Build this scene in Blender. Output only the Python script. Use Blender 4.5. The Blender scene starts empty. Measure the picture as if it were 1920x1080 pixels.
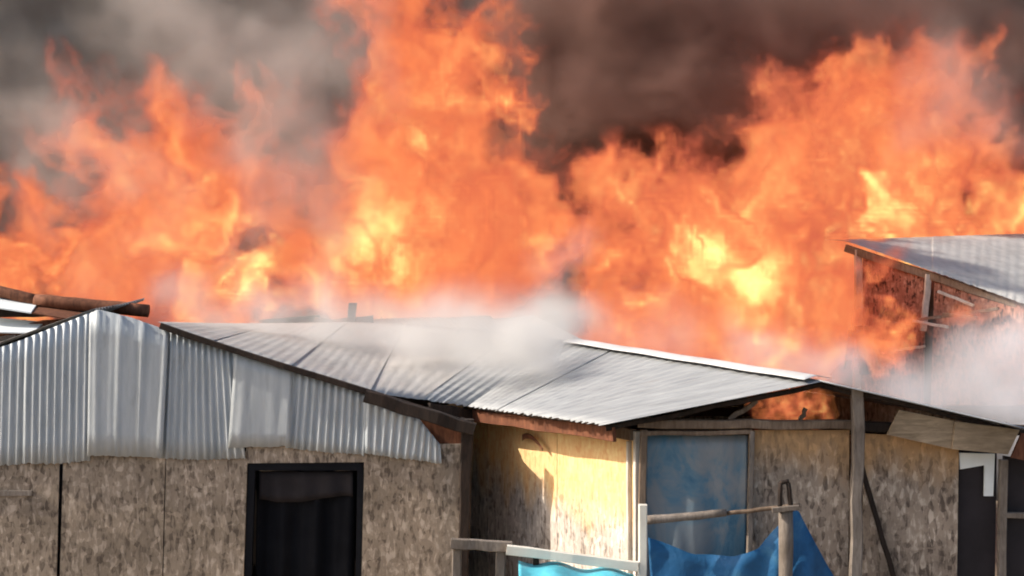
import bpy, bmesh, math, random
import numpy as np
from mathutils import Vector

# ------------------------------------------------------------------ camera, sky, sun, exposure
sc = bpy.context.scene
C = sc.collection
FPX, HOR, CAMY, CAMZ = 2637.0, 420.0, -11.0, 3.8       # focal length in px of a 1920 px frame, horizon row
cam = bpy.data.cameras.new('camera'); camo = bpy.data.objects.new('camera', cam); C.objects.link(camo)
camo.location = (0, CAMY, CAMZ); camo.rotation_euler = (math.radians(90), 0, 0)
cam.sensor_width = 36; cam.lens = 36 * FPX / 1920; cam.shift_y = (HOR - 540) / 1920
cam.clip_end = 3000
sc.camera = camo
SUN_EL, SUN_AZ = math.radians(35), math.radians(-95)   # sun stands to the left (-x)
sdir = Vector((math.sin(SUN_AZ) * math.cos(SUN_EL), math.cos(SUN_AZ) * math.cos(SUN_EL), math.sin(SUN_EL)))
w = bpy.data.worlds.new('World'); sc.world = w; w.use_nodes = True
nt = w.node_tree; bgn = nt.nodes['Background']
sky = nt.nodes.new('ShaderNodeTexSky'); sky.sky_type = 'NISHITA'; sky.sun_disc = False
sky.sun_elevation = SUN_EL; sky.sun_rotation = SUN_AZ; sky.dust_density = 3.0
nt.links.new(sky.outputs[0], bgn.inputs[0]); bgn.inputs[1].default_value = 0.12
sl = bpy.data.lights.new('sun', 'SUN'); sl.energy = 3.4; sl.angle = math.radians(0.6); sl.color = (1, 0.93, 0.82)
so = bpy.data.objects.new('sun', sl); C.objects.link(so)
so.rotation_euler = sdir.to_track_quat('Z', 'Y').to_euler()
sc.view_settings.view_transform = 'Standard'; sc.view_settings.look = 'None'
sc.view_settings.exposure = 0.85; sc.view_settings.gamma = 1
cy = sc.cycles
cy.use_denoising = True; cy.pixel_filter_type = 'BLACKMAN_HARRIS'; cy.filter_width = 1.9
cy.max_bounces = 6; cy.diffuse_bounces = 2; cy.glossy_bounces = 2; cy.volume_bounces = 2
cy.transparent_max_bounces = 24
cy.volume_step_rate = 2.2; cy.volume_max_steps = 256
cy.use_adaptive_sampling = True; cy.adaptive_threshold = 0.04

R = random.Random(7)
def at(px, py, Y):
    d = Y - CAMY
    return Vector(((px - 960) * d / FPX, Y, CAMZ - (py - HOR) * d / FPX))

# ------------------------------------------------------------------ materials
def mat(name):
    m = bpy.data.materials.new(name); m.use_nodes = True
    n = m.node_tree.nodes; return m, n, m.node_tree.links, n['Principled BSDF']
def ramp(n, stops):
    r = n.new('ShaderNodeValToRGB'); e = r.color_ramp.elements
    while len(e) < len(stops): e.new(0.5)
    for el, (p, c) in zip(e, stops):
        el.position = p; el.color = (*c, 1) if len(c) == 3 else c
    return r
def coords(n, l, kind='Object', scale=(1, 1, 1), rot=(0, 0, 0)):
    t = n.new('ShaderNodeTexCoord'); mp = n.new('ShaderNodeMapping')
    mp.inputs['Scale'].default_value = scale; mp.inputs['Rotation'].default_value = rot
    l.new(t.outputs[kind], mp.inputs[0]); return mp.outputs[0]
def noise(n, l, vec, scale, detail=4, rough=.55, dist=0):
    t = n.new('ShaderNodeTexNoise'); l.new(vec, t.inputs['Vector'])
    t.inputs['Scale'].default_value = scale; t.inputs['Detail'].default_value = detail
    t.inputs['Roughness'].default_value = rough; t.inputs['Distortion'].default_value = dist
    return t.outputs['Fac']
def mix(n, l, fac, a, b, mode='MIX'):
    x = n.new('ShaderNodeMix'); x.data_type = 'RGBA'; x.blend_type = mode
    for s, v in ((0, fac), (6, a), (7, b)):
        if hasattr(v, 'is_output'): l.new(v, x.inputs[s])
        else: x.inputs[s].default_value = v if s == 0 else (*v, 1)
    return x.outputs[2]
def maprange(n, l, v, a, b, c=0, d=1):
    x = n.new('ShaderNodeMapRange'); l.new(v, x.inputs[0])
    for i, q in enumerate((a, b, c, d)): x.inputs[i + 1].default_value = q
    return x.outputs[0]
def bump(n, l, h, bsdf, strength=.4, dist=.01):
    b = n.new('ShaderNodeBump'); b.inputs['Strength'].default_value = strength; b.inputs['Distance'].default_value = dist
    l.new(h, b.inputs['Height']); l.new(b.outputs[0], bsdf.inputs['Normal'])

def osb(name, dark, mid, light, warm=None, zfade=(1.7, 2.2)):
    """flake board: elongated chips standing mostly upright; rain-washed grey low, warm wood colour kept under the eaves"""
    m, n, l, b = mat(name)
    v0 = coords(n, l, 'Object')
    w1 = n.new('ShaderNodeTexNoise'); l.new(v0, w1.inputs['Vector']); w1.inputs['Scale'].default_value = 7; w1.inputs['Detail'].default_value = 2
    off = n.new('ShaderNodeVectorMath'); off.operation = 'MULTIPLY_ADD'
    l.new(w1.outputs['Color'], off.inputs[0]); off.inputs[1].default_value = (.035, .035, .035); l.new(v0, off.inputs[2])
    mp = n.new('ShaderNodeMapping'); mp.inputs['Scale'].default_value = (44, 44, 14); l.new(off.outputs[0], mp.inputs[0])
    vo = n.new('ShaderNodeTexVoronoi'); vo.inputs['Scale'].default_value = 1; l.new(mp.outputs[0], vo.inputs['Vector'])
    mp2 = n.new('ShaderNodeMapping'); mp2.inputs['Scale'].default_value = (24, 24, 30); mp2.inputs['Rotation'].default_value = (0, .35, 0); l.new(off.outputs[0], mp2.inputs[0])
    vo2 = n.new('ShaderNodeTexVoronoi'); vo2.inputs['Scale'].default_value = 1; l.new(mp2.outputs[0], vo2.inputs['Vector'])
    bw = n.new('ShaderNodeSeparateColor'); l.new(vo.outputs['Color'], bw.inputs[0])
    bw2 = n.new('ShaderNodeSeparateColor'); l.new(vo2.outputs['Color'], bw2.inputs[0])
    ad = n.new('ShaderNodeMath'); ad.operation = 'MULTIPLY_ADD'; l.new(bw.outputs[0], ad.inputs[0]); ad.inputs[1].default_value = .38
    sc2 = n.new('ShaderNodeMath'); sc2.operation = 'MULTIPLY'; l.new(bw2.outputs[1], sc2.inputs[0]); sc2.inputs[1].default_value = .20
    fib = noise(n, l, coords(n, l, 'Object', (36, 36, 12)), 1.0, 5, .62, .5)
    fm = n.new('ShaderNodeMath'); fm.operation = 'MULTIPLY_ADD'; l.new(fib, fm.inputs[0]); fm.inputs[1].default_value = .72; fm.inputs[2].default_value = -.16
    fs = n.new('ShaderNodeMath'); fs.operation = 'ADD'; l.new(fm.outputs[0], fs.inputs[0]); l.new(sc2.outputs[0], fs.inputs[1])
    l.new(fs.outputs[0], ad.inputs[2])
    r = ramp(n, [(.25, dark), (.43, mid), (.56, mid), (.74, light)]); l.new(ad.outputs[0], r.inputs[0])
    big = noise(n, l, v0, 2.3, 5, .6)
    st = ramp(n, [(.3, (.62, .6, .58)), (.6, (1.08, 1.05, 1.02))]); l.new(big, st.inputs[0])
    col = mix(n, l, 1, r.outputs[0], st.outputs[0], 'MULTIPLY')
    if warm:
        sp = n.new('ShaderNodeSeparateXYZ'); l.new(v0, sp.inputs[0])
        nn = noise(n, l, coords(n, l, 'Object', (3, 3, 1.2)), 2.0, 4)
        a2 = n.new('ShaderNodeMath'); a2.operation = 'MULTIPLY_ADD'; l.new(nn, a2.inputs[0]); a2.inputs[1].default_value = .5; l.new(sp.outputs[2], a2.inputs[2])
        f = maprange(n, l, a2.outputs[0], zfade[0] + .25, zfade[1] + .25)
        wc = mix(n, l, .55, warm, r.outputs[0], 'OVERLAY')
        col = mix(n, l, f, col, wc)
    l.new(col, b.inputs['Base Color']); b.inputs['Roughness'].default_value = .85
    b.inputs['Specular IOR Level'].default_value = .2
    bump(n, l, ad.outputs[0], b, .5, .006)
    return m
def wood(name, c1, c2, rough=.8, scale=(6, 6, 1.2)):
    m, n, l, b = mat(name)
    v = coords(n, l, 'Object', scale)
    f = noise(n, l, v, 6, 6, .65, .6)
    r = ramp(n, [(.3, c1), (.7, c2)]); l.new(f, r.inputs[0])
    f2 = noise(n, l, coords(n, l), 3, 4)
    r2 = ramp(n, [(.35, (.65, .63, .6)), (.65, (1.05, 1.05, 1.05))]); l.new(f2, r2.inputs[0])
    l.new(mix(n, l, 1, r.outputs[0], r2.outputs[0], 'MULTIPLY'), b.inputs['Base Color'])
    b.inputs['Roughness'].default_value = rough; b.inputs['Specular IOR Level'].default_value = .25
    bump(n, l, f, b, .5, .004); return m
def zinc(name, c1, c2, stain, metallic=.35, rough=.5, amount=.62, vs=(9, 9, 1), rot=0.0):
    m, n, l, b = mat(name)
    f = noise(n, l, coords(n, l, 'Object', vs, (0, 0, rot)), 2.2, 6, .65)
    r = ramp(n, [(.3, c1), (.7, c2)]); l.new(f, r.inputs[0])
    g = noise(n, l, coords(n, l, 'Object', tuple(.35 * q + .7 for q in vs), (0, 0, rot)), 1.7, 7, .7, .5)
    gm = maprange(n, l, g, amount, amount + .17, 0, .85)
    ru = noise(n, l, coords(n, l, 'Object', tuple(.5 * q + .5 for q in vs), (.3, .2, rot)), 2.6, 8, .72, .8)
    rm = maprange(n, l, ru, .66, .76, 0, .7)
    l.new(mix(n, l, rm, mix(n, l, gm, r.outputs[0], stain), (.17, .10, .06)), b.inputs['Base Color'])
    h = noise(n, l, coords(n, l), 2.6, 4, .6)
    rr = maprange(n, l, h, .3, .7, rough - .12, rough + .18); l.new(rr, b.inputs['Roughness'])
    mm = maprange(n, l, gm, 0, 1, metallic, 0); l.new(mm, b.inputs['Metallic'])
    bump(n, l, h, b, .35, .02); return m
def plain(name, c, rough=.7, spec=.3, var=.25, scale=5):
    m, n, l, b = mat(name)
    f = noise(n, l, coords(n, l), scale, 5, .6)
    r = ramp(n, [(.3, tuple(x * (1 - var) for x in c)), (.7, tuple(min(1, x * (1 + var)) for x in c))]); l.new(f, r.inputs[0])
    l.new(r.outputs[0], b.inputs['Base Color']); b.inputs['Roughness'].default_value = rough
    b.inputs['Specular IOR Level'].default_value = spec; bump(n, l, f, b, .25, .01); return m

M = dict(
    osb_grey=osb('weathered_flake_board', (.135, .104, .080), (.30, .238, .180), (.49, .40, .32)),
    osb_warm=osb('eave_flake_board', (.13, .10, .08), (.34, .27, .21), (.56, .47, .38), (.50, .33, .18), (2.2, 2.42)),
    osb_burnt=osb('firelit_scorched_board', (.07, .03, .022), (.34, .15, .10), (.52, .28, .20)),  # scorched board; firelight put into the lighter, redder colour
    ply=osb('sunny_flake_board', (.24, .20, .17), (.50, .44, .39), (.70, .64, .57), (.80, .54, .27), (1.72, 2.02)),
    zinc=zinc('galvanised_sheet', (.32, .345, .36), (.50, .52, .53), (.17, .16, .15), .18, .55),
    zinc_flat=zinc('galvanised_flat_sheet', (.35, .37, .38), (.48, .495, .50), (.25, .245, .235), .12, .55, .57),
    zinc_roof=zinc('roofing_sheet', (.23, .235, .24), (.37, .37, .365), (.16, .155, .15), .12, .58, .57, (.9, 8, 1), -.445),
    zinc_old=zinc('old_roofing_sheet', (.22, .21, .20), (.34, .32, .30), (.13, .10, .08), .12, .6, .5, (8, .9, 1)),
    zinc_hut=zinc('dusty_lightened_sheet', (.30, .28, .26), (.42, .395, .37), (.22, .195, .17), .05, .65, .58, (6, .8, 1)),  # dusty tint, lightened to make up for the slope's weaker sunlight
    zinc_house=zinc('grey_roofing_sheet', (.30, .295, .285), (.42, .41, .395), (.22, .21, .2), .05, .7, .58, (3, 2, 1)),
    wood_dark=wood('charred_wood', (.013, .009, .007), (.045, .028, .020)),
    wood_red=wood('rusty_brown_wood', (.10, .035, .018), (.26, .10, .05)),
    wood_brown=wood('brown_wood', (.12, .08, .055), (.28, .20, .14)),
    wood_grey=wood('grey_wood', (.13, .105, .085), (.29, .24, .20)),
    wood_pale=wood('pale_wood', (.45, .40, .34), (.70, .64, .56)),
    board=wood('brown_plank', (.20, .145, .09), (.38, .28, .18), .8, (1, 6, 6)),
    black=plain('black_cloth', (.010, .010, .012), .9, .1),
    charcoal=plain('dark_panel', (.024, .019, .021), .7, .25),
    dim=plain('dark_interior', (.05, .04, .035), .95, .05),  # dark colour carries the gloom of the enclosed rooms
    white=plain('white_paint', (.74, .76, .74), .55, .4, .1),
    pale_zinc=plain('pale_zinc', (.50, .49, .48), .5, .4, .14, 3),
    cream=plain('cream_paint', (.72, .66, .56), .6, .35, .12),
    cyan=plain('cyan_plastic', (.10, .50, .62), .35, .5, .12),
    blue=plain('blue_tarpaulin', (.010, .09, .28), .42, .45, .3, 3),
    earth=plain('trodden_earth', (.22, .17, .12), .95, .1, .35, 2),
)
def creased(name, c, dusty):
    m, n, l, b = mat(name)
    f = noise(n, l, coords(n, l), 2.2, 6, .65, .6); g = noise(n, l, coords(n, l, 'Object', (1, 1, 1), (.5, .6, .4)), 11, 7, .7, 1.5)
    r = ramp(n, [(.35, tuple(.6 * q for q in c)), (.55, c), (.72, dusty)]); l.new(f, r.inputs[0])
    l.new(r.outputs[0], b.inputs['Base Color']); b.inputs['Roughness'].default_value = .55; b.inputs['Specular IOR Level'].default_value = .3
    v = n.new('ShaderNodeTexVoronoi'); v.feature = 'DISTANCE_TO_EDGE'; v.inputs['Scale'].default_value = 5; l.new(coords(n, l, 'Object', (1, 1, .7)), v.inputs['Vector'])
    k = maprange(n, l, v.outputs['Distance'], 0, .12)
    ad = n.new('ShaderNodeMath'); ad.operation = 'MULTIPLY_ADD'; l.new(g, ad.inputs[0]); ad.inputs[1].default_value = .8; l.new(k, ad.inputs[2])
    bump(n, l, g, b, .35, .02); return m
M['blue'] = creased('blue_tarpaulin_cloth', (.018, .11, .25), (.08, .22, .33)); M['cyan'] = creased('cyan_plastic_sheet', (.10, .46, .56), (.22, .55, .60))
def tarp():
    m, n, l, b = mat('faded_blue_sheet')
    v = coords(n, l, 'Object', (1, 1, .55))
    f = noise(n, l, v, 3.4, 5, .6, .8)
    r = ramp(n, [(.32, (.03, .12, .21)), (.43, (.095, .19, .26)), (.52, (.20, .23, .25)), (.72, (.29, .275, .265))]); l.new(f, r.inputs[0])
    l.new(r.outputs[0], b.inputs['Base Color']); b.inputs['Roughness'].default_value = .45
    bump(n, l, f, b, .4, .03); return m
M['tarp'] = tarp()

# ------------------------------------------------------------------ mesh helpers
def obj(name, verts, faces, m, parent=None, smooth=False, origin=None):
    me = bpy.data.meshes.new(name)
    o0 = Vector(origin) if origin is not None else Vector((0, 0, 0))
    me.from_pydata([tuple(Vector(v) - o0) for v in verts], [], faces)
    bm = bmesh.new(); bm.from_mesh(me); bmesh.ops.recalc_face_normals(bm, faces=bm.faces); bm.to_mesh(me); bm.free()
    me.materials.append(M[m] if isinstance(m, str) else m)
    if smooth:
        me.polygons.foreach_set('use_smooth', [True] * len(me.polygons))
    o = bpy.data.objects.new(name, me); C.objects.link(o)
    if parent:
        o.parent = parent; o.location = (o0 - parent.location) if parent.parent is None else o0   # meshes of parts hold world coordinates
    else: o.location = o0
    return o
def tag(o, label, cat, group=None, kind=None):
    if label: o['label'] = label
    if cat: o['category'] = cat
    if group: o['group'] = group
    if kind: o['kind'] = kind
    return o
def thing(name, label, cat, loc, group=None):
    o = bpy.data.objects.new(name, None); C.objects.link(o); o.location = loc
    o.empty_display_size = .2
    return tag(o, label, cat, group)
def prism(name, pts, y0, y1, m, parent=None):
    """polygon of (x, z) extruded from y0 to y1; y may be callables of x for slanted walls"""
    f0 = y0 if callable(y0) else (lambda x: y0); f1 = y1 if callable(y1) else (lambda x: y1)
    n = len(pts)
    v = [(x, f0(x), z) for x, z in pts] + [(x, f1(x), z) for x, z in pts]
    f = [tuple(range(n)), tuple(range(2 * n - 1, n - 1, -1))] + [(i, (i + 1) % n, n + (i + 1) % n, n + i) for i in range(n)]
    return obj(name, v, f, m, parent)
def slab(name, quad, normal, th, m, parent=None):
    nrm = Vector(normal).normalized() * th; n = len(quad)
    v = [Vector(q) for q in quad]; v = v + [q + nrm for q in v]
    f = [tuple(range(n)), tuple(range(2 * n - 1, n - 1, -1))] + [(i, (i + 1) % n, n + (i + 1) % n, n + i) for i in range(n)]
    return obj(name, v, f, m, parent)
def bar(name, a, b, wx, wz, m, parent=None, seg=6, wob=.006, up=(0, 0, 1), taper=1.0):
    """a rough-sawn length of timber from a to b, slightly bowed and uneven"""
    a, b = Vector(a), Vector(b); d = (b - a).normalized(); u = Vector(up)
    if abs(d.dot(u)) > .95: u = Vector((0, 1, 0))
    s = d.cross(u).normalized(); t = s.cross(d).normalized()
    v, f = [], []
    for i in range(seg + 1):
        k = i / seg; p = a.lerp(b, k) + s * R.uniform(-wob, wob) + t * R.uniform(-wob, wob)
        q = 1 + (taper - 1) * k
        hx, hz = wx / 2 * R.uniform(.94, 1.06) * q, wz / 2 * R.uniform(.94, 1.06) * q
        c = min(hx, hz) * .25
        for (i1, j1) in ((-hx + c, -hz), (hx - c, -hz), (hx, -hz + c), (hx, hz - c), (hx - c, hz), (-hx + c, hz), (-hx, hz - c), (-hx, -hz + c)):
            v.append(p + s * i1 + t * j1)
    for i in range(seg):
        for j in range(8):
            f.append((i * 8 + j, i * 8 + (j + 1) % 8, i * 8 + 8 + (j + 1) % 8, i * 8 + 8 + j))
    f.append(tuple(range(7, -1, -1))); f.append(tuple(range(seg * 8, seg * 8 + 8)))
    return obj(name, v, f, m, parent)
def sheet(name, P, nu, nv, off, m, parent=None, smooth=True):
    """closed thin sheet: P(u, v) its face, off the small thickness vector"""
    off = Vector(off); v, f = [], []
    for s in (0, 1):
        for i in range(nu + 1):
            for j in range(nv + 1):
                v.append(Vector(P(i / nu, j / nv)) + off * s)
    K = (nu + 1) * (nv + 1); ix = lambda s, i, j: s * K + i * (nv + 1) + j
    for i in range(nu):
        for j in range(nv):
            f.append((ix(0, i, j), ix(0, i + 1, j), ix(0, i + 1, j + 1), ix(0, i, j + 1)))
            f.append((ix(1, i, j), ix(1, i, j + 1), ix(1, i + 1, j + 1), ix(1, i + 1, j)))
    for i in range(nu):
        f.append((ix(0, i, 0), ix(1, i, 0), ix(1, i + 1, 0), ix(0, i + 1, 0)))
        f.append((ix(0, i, nv), ix(0, i + 1, nv), ix(1, i + 1, nv), ix(1, i, nv)))
    for j in range(nv):
        f.append((ix(0, 0, j), ix(0, 0, j + 1), ix(1, 0, j + 1), ix(1, 0, j)))
        f.append((ix(0, nu, j), ix(1, nu, j), ix(1, nu, j + 1), ix(0, nu, j + 1)))
    return obj(name, v, f, m, parent, smooth)
def lerpline(pts, u):
    """point at fraction u (by first coordinate order) along a polyline"""
    L = [0]
    for a, b in zip(pts, pts[1:]): L.append(L[-1] + (Vector(b) - Vector(a)).length)
    t = u * L[-1]
    for k in range(len(pts) - 1):
        if t <= L[k + 1] or k == len(pts) - 2:
            q = (t - L[k]) / (L[k + 1] - L[k]); return Vector(pts[k]).lerp(Vector(pts[k + 1]), q)

# ------------------------------------------------------------------ ground
g = obj('ground', [(-400, -200, 0), (400, -200, 0), (400, 600, 0), (-400, 600, 0)], [(0, 1, 2, 3)], 'earth'); g['kind'] = 'structure'

# ================================================================== left shack (front wall in the plane Y = -1)
YL = -1.0
def L(px, py, dy=0.0): return at(px, py, YL + dy)
def Lxz(px, py):
    p = at(px, py, YL); return (p.x, p.z)
hut = thing('board_shack', 'shack with weathered flake board wall, black doorway and zinc sheets in its gable', 'shack', (at(400, 900, YL).x, YL + 1, 0))
gz = 1422.0      # pixel row of the ground in this plane
def panel(p0, p1, top0, top1, b0, b1, y0=YL - .012, y1=YL, m='osb_grey'):
    return prism('wall_panel', [Lxz(p0, top0), Lxz(p1, top1), Lxz(b1, gz), Lxz(b0, gz)], y0, y1, m, hut)
panel(-260, -120, 850, 850, -268, -128)
panel(-116, 113, 848, 846, -124, 98)
panel(120, 311, 846, 846, 103, 296)
panel(313, 465, 846, 846, 298, 446)
panel(684, 866, 832, 832, 670, 856)
prism('lintel_board', [Lxz(462, 838), Lxz(690, 832), Lxz(690, 866), Lxz(462, 868)], YL - .014, YL + .01, 'osb_grey', hut)
prism('wall_batten', [Lxz(-150, 919), Lxz(62, 919), Lxz(62, 928), Lxz(-150, 930)], YL - .03, YL - .0125, 'wood_grey', hut)
# gable corner under the eave, rusty brown
prism('eave_panel', [Lxz(780, 772), Lxz(876, 800), Lxz(870, 905), Lxz(840, 905), Lxz(822, 850)], YL + .004, YL + .02, 'wood_red', hut)
# side, back and far walls
xr = Lxz(868, 0)[0]; xl = Lxz(-262, 0)[0]
prism('side_wall', [(xr - .03, 0), (xr, 0), (xr, 2.36), (xr - .03, 2.37)], YL + .025, 2.4, 'osb_grey', hut)
prism('back_wall', [(xl, 0), (xr - .035, 0), (xr - .035, 2.2), (-1.2, 2.3), (xl, 2.3)], 2.4, 2.43, 'dim', hut)
prism('side_wall', [(xl, 0), (xl + .03, 0), (xl + .03, 2.7), (xl, 2.7)], YL + .005, 2.39, 'osb_grey', hut)
# inner partition: the room behind the doorway is small, its gloom put into the colour
prism('partition', [(-3.0, 0), (-.45, 0), (-.45, 2.3), (-3.0, 2.3)], .7, .73, 'dim', hut)
slab('ceiling_board', [(-3.0, YL + .05, 2.2), (-.45, YL + .05, 2.2), (-.45, .7, 2.2), (-3.0, .7, 2.2)], (0, 0, 1), .02, 'dim', hut)
# door frame and black cloth hanging in the doorway
fr = prism('door_frame', [Lxz(466, 866), Lxz(682, 866), Lxz(672, gz), Lxz(662, gz), Lxz(670, 882), Lxz(478, 882), Lxz(460, gz), Lxz(448, gz)], YL - .005, YL + .05, 'black', hut)
bar('door_header', L(486, 878, .09), L(664, 876, .09), .03, .035, 'wood_grey', fr)
def curtain(u, v):
    p = L(482 + 186 * u - 10 * v, 884 + (1400 - 884) * v, .12); p.y += .03 * math.sin(u * 19) + .015 * math.sin(u * 37 + 2 * v) + .02 * v; return p
dc = sheet('door_cloth', curtain, 40, 12, (0, .003, 0), 'black', hut)
def valance(u, v):
    p = L(486 + 176 * u, 884 + (52 + 6 * math.sin(u * 5)) * v, .075); p.y += .012 * math.sin(u * 23); return p
sheet('cloth_valance', valance, 30, 4, (0, .003, 0), 'charcoal', dc)

# corrugated sheets of the gable: (left top, right top, polyline of top rows), bottoms
def gable_sheet(top, bot, pitch, amp, dy, m, style='wave'):
    """top / bot: polylines in pixels, left to right"""
    T = [L(*p) for p in top]; B = [L(*p) for p in bot]
    W = abs(B[-1].x - B[0].x); nrib = max(1, W / pitch); nu = max(12, int(nrib * 8))
    ph = R.uniform(0, 6); bow = R.uniform(-.008, .008)
    jag = [R.uniform(-.006, .006) for _ in range(nu + 1)]
    def P(u, v):
        a, b = lerpline(T, u), lerpline(B, u); p = a.lerp(b, v)
        if style == 'wave': h = amp * math.sin(u * nrib * 2 * math.pi + ph)
        else:
            q = (u * nrib + .1) % 1; h = -amp * max(0, 1 - abs(q - .5) / .07) + .0012 * math.sin(u * 47 + ph) + .0015 * math.sin(u * 9 + 2 * v)
        if v > .99: p.z += jag[int(u * nu)]
        p.y = YL - .02 - dy + h + bow * math.sin(v * 3) * .6 + .003 * math.sin(u * 7 + ph) * v
        return p
    return sheet('corrugated_sheet', P, nu, 6, (0, .002, 0), m, hut)
gable_sheet([(-190, 716), (-60, 672), (54, 633)], [(-196, 872), (-60, 874), (48, 869)], .056, .009, .008, 'zinc')
gable_sheet([(50, 634), (120, 606), (177, 584)], [(46, 867), (110, 868), (172, 862)], .052, .009, .024, 'zinc')
gable_sheet([(172, 588), (188, 579), (250, 594), (320, 619)], [(168, 852), (240, 853), (308, 856)], .15, .014, .036, 'zinc_flat', 'rib')
gable_sheet([(312, 619), (380, 640), (443, 661)], [(300, 858), (370, 861), (462, 858)], .055, .009, .010, 'zinc')
gable_sheet([(443, 659), (500, 677), (550, 693)], [(430, 836), (490, 836), (545, 834)], .21, .008, .030, 'zinc_flat', 'rib')
gable_sheet([(548, 692), (620, 714), (689, 738)], [(536, 838), (610, 846), (684, 852)], .054, .010, .014, 'zinc')
gable_sheet([(688, 744), (740, 764), (784, 780), (826, 832)], [(684, 848), (740, 856), (790, 862), (829, 868)], .054, .009, .026, 'zinc')
prism('gable_backing', [Lxz(-190, 735), Lxz(188, 596), Lxz(690, 752), Lxz(780, 790), Lxz(815, 845), Lxz(-190, 845)], YL + .03, YL + .045, 'dim', hut)  # added dark backing, so gaps between the sheets look dark
# verge rafters and eave beam
bar('rafter', L(300, 612, -.085), L(884, 797, -.085), .035, .04, 'wood_dark', hut, 10)
bar('rafter', L(-200, 735, .06), L(188, 590, .06), .05, .085, 'wood_dark', hut, 8)
bar('eave_beam', L(684, 742, -.13), L(890, 806, -.13), .05, .085, 'wood_dark', hut, 6)
bar('corner_post', L(876, 786, -.06), L(860, 1424, -.06), .085, .085, 'wood_dark', hut, 12, .008)

# roof sheets, right slope (ridge to eave), left slope
def roof_strip(name, e0, e1, r0, r1, pitch, amp, m, parent, lift=0.0, ragged=.02, nv=8, sag=.015):
    """sheet between eave edge e0-e1 and ridge edge r0-r1, ribs running eave to ridge"""
    e0, e1, r0, r1 = map(Vector, (e0, e1, r0, r1))
    nrm = (e1 - e0).cross(r0 - e0).normalized()
    if nrm.z < 0: nrm.negate()
    W = (e1 - e0).length; nr = max(2, W / pitch); nu = int(nr * 6); ph = R.uniform(0, 6)
    jg = [R.uniform(-ragged, ragged) for _ in range(nu + 1)]; s1 = R.uniform(.4, 1.2)
    def P(u, v):
        a, b = e0.lerp(e1, u), r0.lerp(r1, u)
        a = a + (a - b).normalized() * jg[int(u * nu + .5)] * .5
        p = a.lerp(b, v)
        return p + nrm * (amp * math.sin(u * nr * 2 * math.pi + ph) + lift + sag * math.sin(v * 3.1 * s1 + ph) * (.4 + .6 * math.sin(u * 3 + ph)))
    return sheet(name, P, nu, nv, -nrm * .002, m, parent)
zr = 3.205; xr0 = -2.92
def slopeR(x): return zr - (x - xr0) * .31
def slopeL(x): return zr + (x - xr0) * .37
ys = [-1.06, -.5, .3]
hutE = [at(690, 735, -1.08), at(540, 688, -1.08), at(390, 640, -1.08), at(296, 603, -1.06)]
hutR = [at(760, 606, 3.0), at(650, 604, 3.2), at(520, 606, 3.2), at(420, 606, 3.0)]
for i in range(3):
    roof_strip('roof_sheet', hutE[i] + Vector((.02, 0, 0)), hutE[i + 1], hutR[i] + Vector((.02, 0, 0)), hutR[i + 1], .076, .0012, 'zinc_hut', hut, .0015 * (i % 2), .01, 14, 0)
for i in range(2):
    roof_strip('roof_sheet', (-4.6, ys[i] + .03, slopeL(-4.6)), (-4.6, ys[i + 1] + .05, slopeL(-4.6)),
               (-2.96, ys[i] + .03, slopeL(-2.96)), (-2.96, ys[i + 1] + .05, slopeL(-2.96)), .076, .009, 'zinc_old', hut)

# ------------------------------------------------------------------ rusted roof remains behind the left gable
rr = thing('collapsed_roof', 'collapsed rusty roof with brown pole and white sheets behind the left gable peak', 'roof', at(100, 600, -.2) * 1.0)
rr.location.z = 0
def Rp(px, py, dy=0.0): return at(px, py, -.1 + dy)
def pole(name, a, b, r, m, parent, n=12, seg=8, wob=.006, taper=1.0):
    a, b = Vector(a), Vector(b); d = (b - a).normalized(); s = d.cross(Vector((0, 0, 1))).normalized()
    if abs(d.z) > .95: s = Vector((1, 0, 0))
    t = s.cross(d); v, f = [], []
    for i in range(seg + 1):
        k = i / seg; p = a.lerp(b, k) + s * R.uniform(-wob, wob) + t * R.uniform(-wob, wob); q = r * (1 + (taper - 1) * k) * R.uniform(.95, 1.05)
        for j in range(n):
            an = 2 * math.pi * j / n; v.append(p + s * q * math.cos(an) + t * q * math.sin(an))
    for i in range(seg):
        for j in range(n): f.append((i * n + j, i * n + (j + 1) % n, i * n + n + (j + 1) % n, i * n + n + j))
    f.append(tuple(range(n - 1, -1, -1))); f.append(tuple(range(seg * n, seg * n + n)))
    return obj(name, v, f, m, parent, True)
pole('ridge_pole', Rp(66, 563), Rp(278, 583), .052, 'wood_red', rr)
pole('ridge_pole', Rp(-80, 532), Rp(70, 562), .045, 'wood_red', rr)
slab('roof_sheet', [Rp(-90, 540, .1), Rp(72, 568, .1), Rp(58, 588, -.35), Rp(-90, 566, -.35)], (0, -.2, 1), .01, 'white', rr)
slab('roof_sheet', [Rp(-90, 590, -.1), Rp(84, 606, -.1), Rp(60, 626, -.5), Rp(-90, 622, -.5)], (0, -.2, 1), .01, 'white', rr)
slab('roof_sheet', [Rp(62, 572, .05), Rp(212, 592, .05), Rp(150, 604, -.3), Rp(58, 588, -.3)], (0, -.2, 1), .01, 'wood_red', rr)
bar('rafter', Rp(-60, 586), Rp(190, 584), .05, .07, 'wood_dark', rr)
bar('rafter', Rp(-60, 632, -.25), Rp(150, 600, -.1), .05, .07, 'wood_red', rr)
bar('post', Rp(40, 600, .1), (Rp(40, 600).x, -.0, 0), .07, .07, 'wood_dark', rr)

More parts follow.
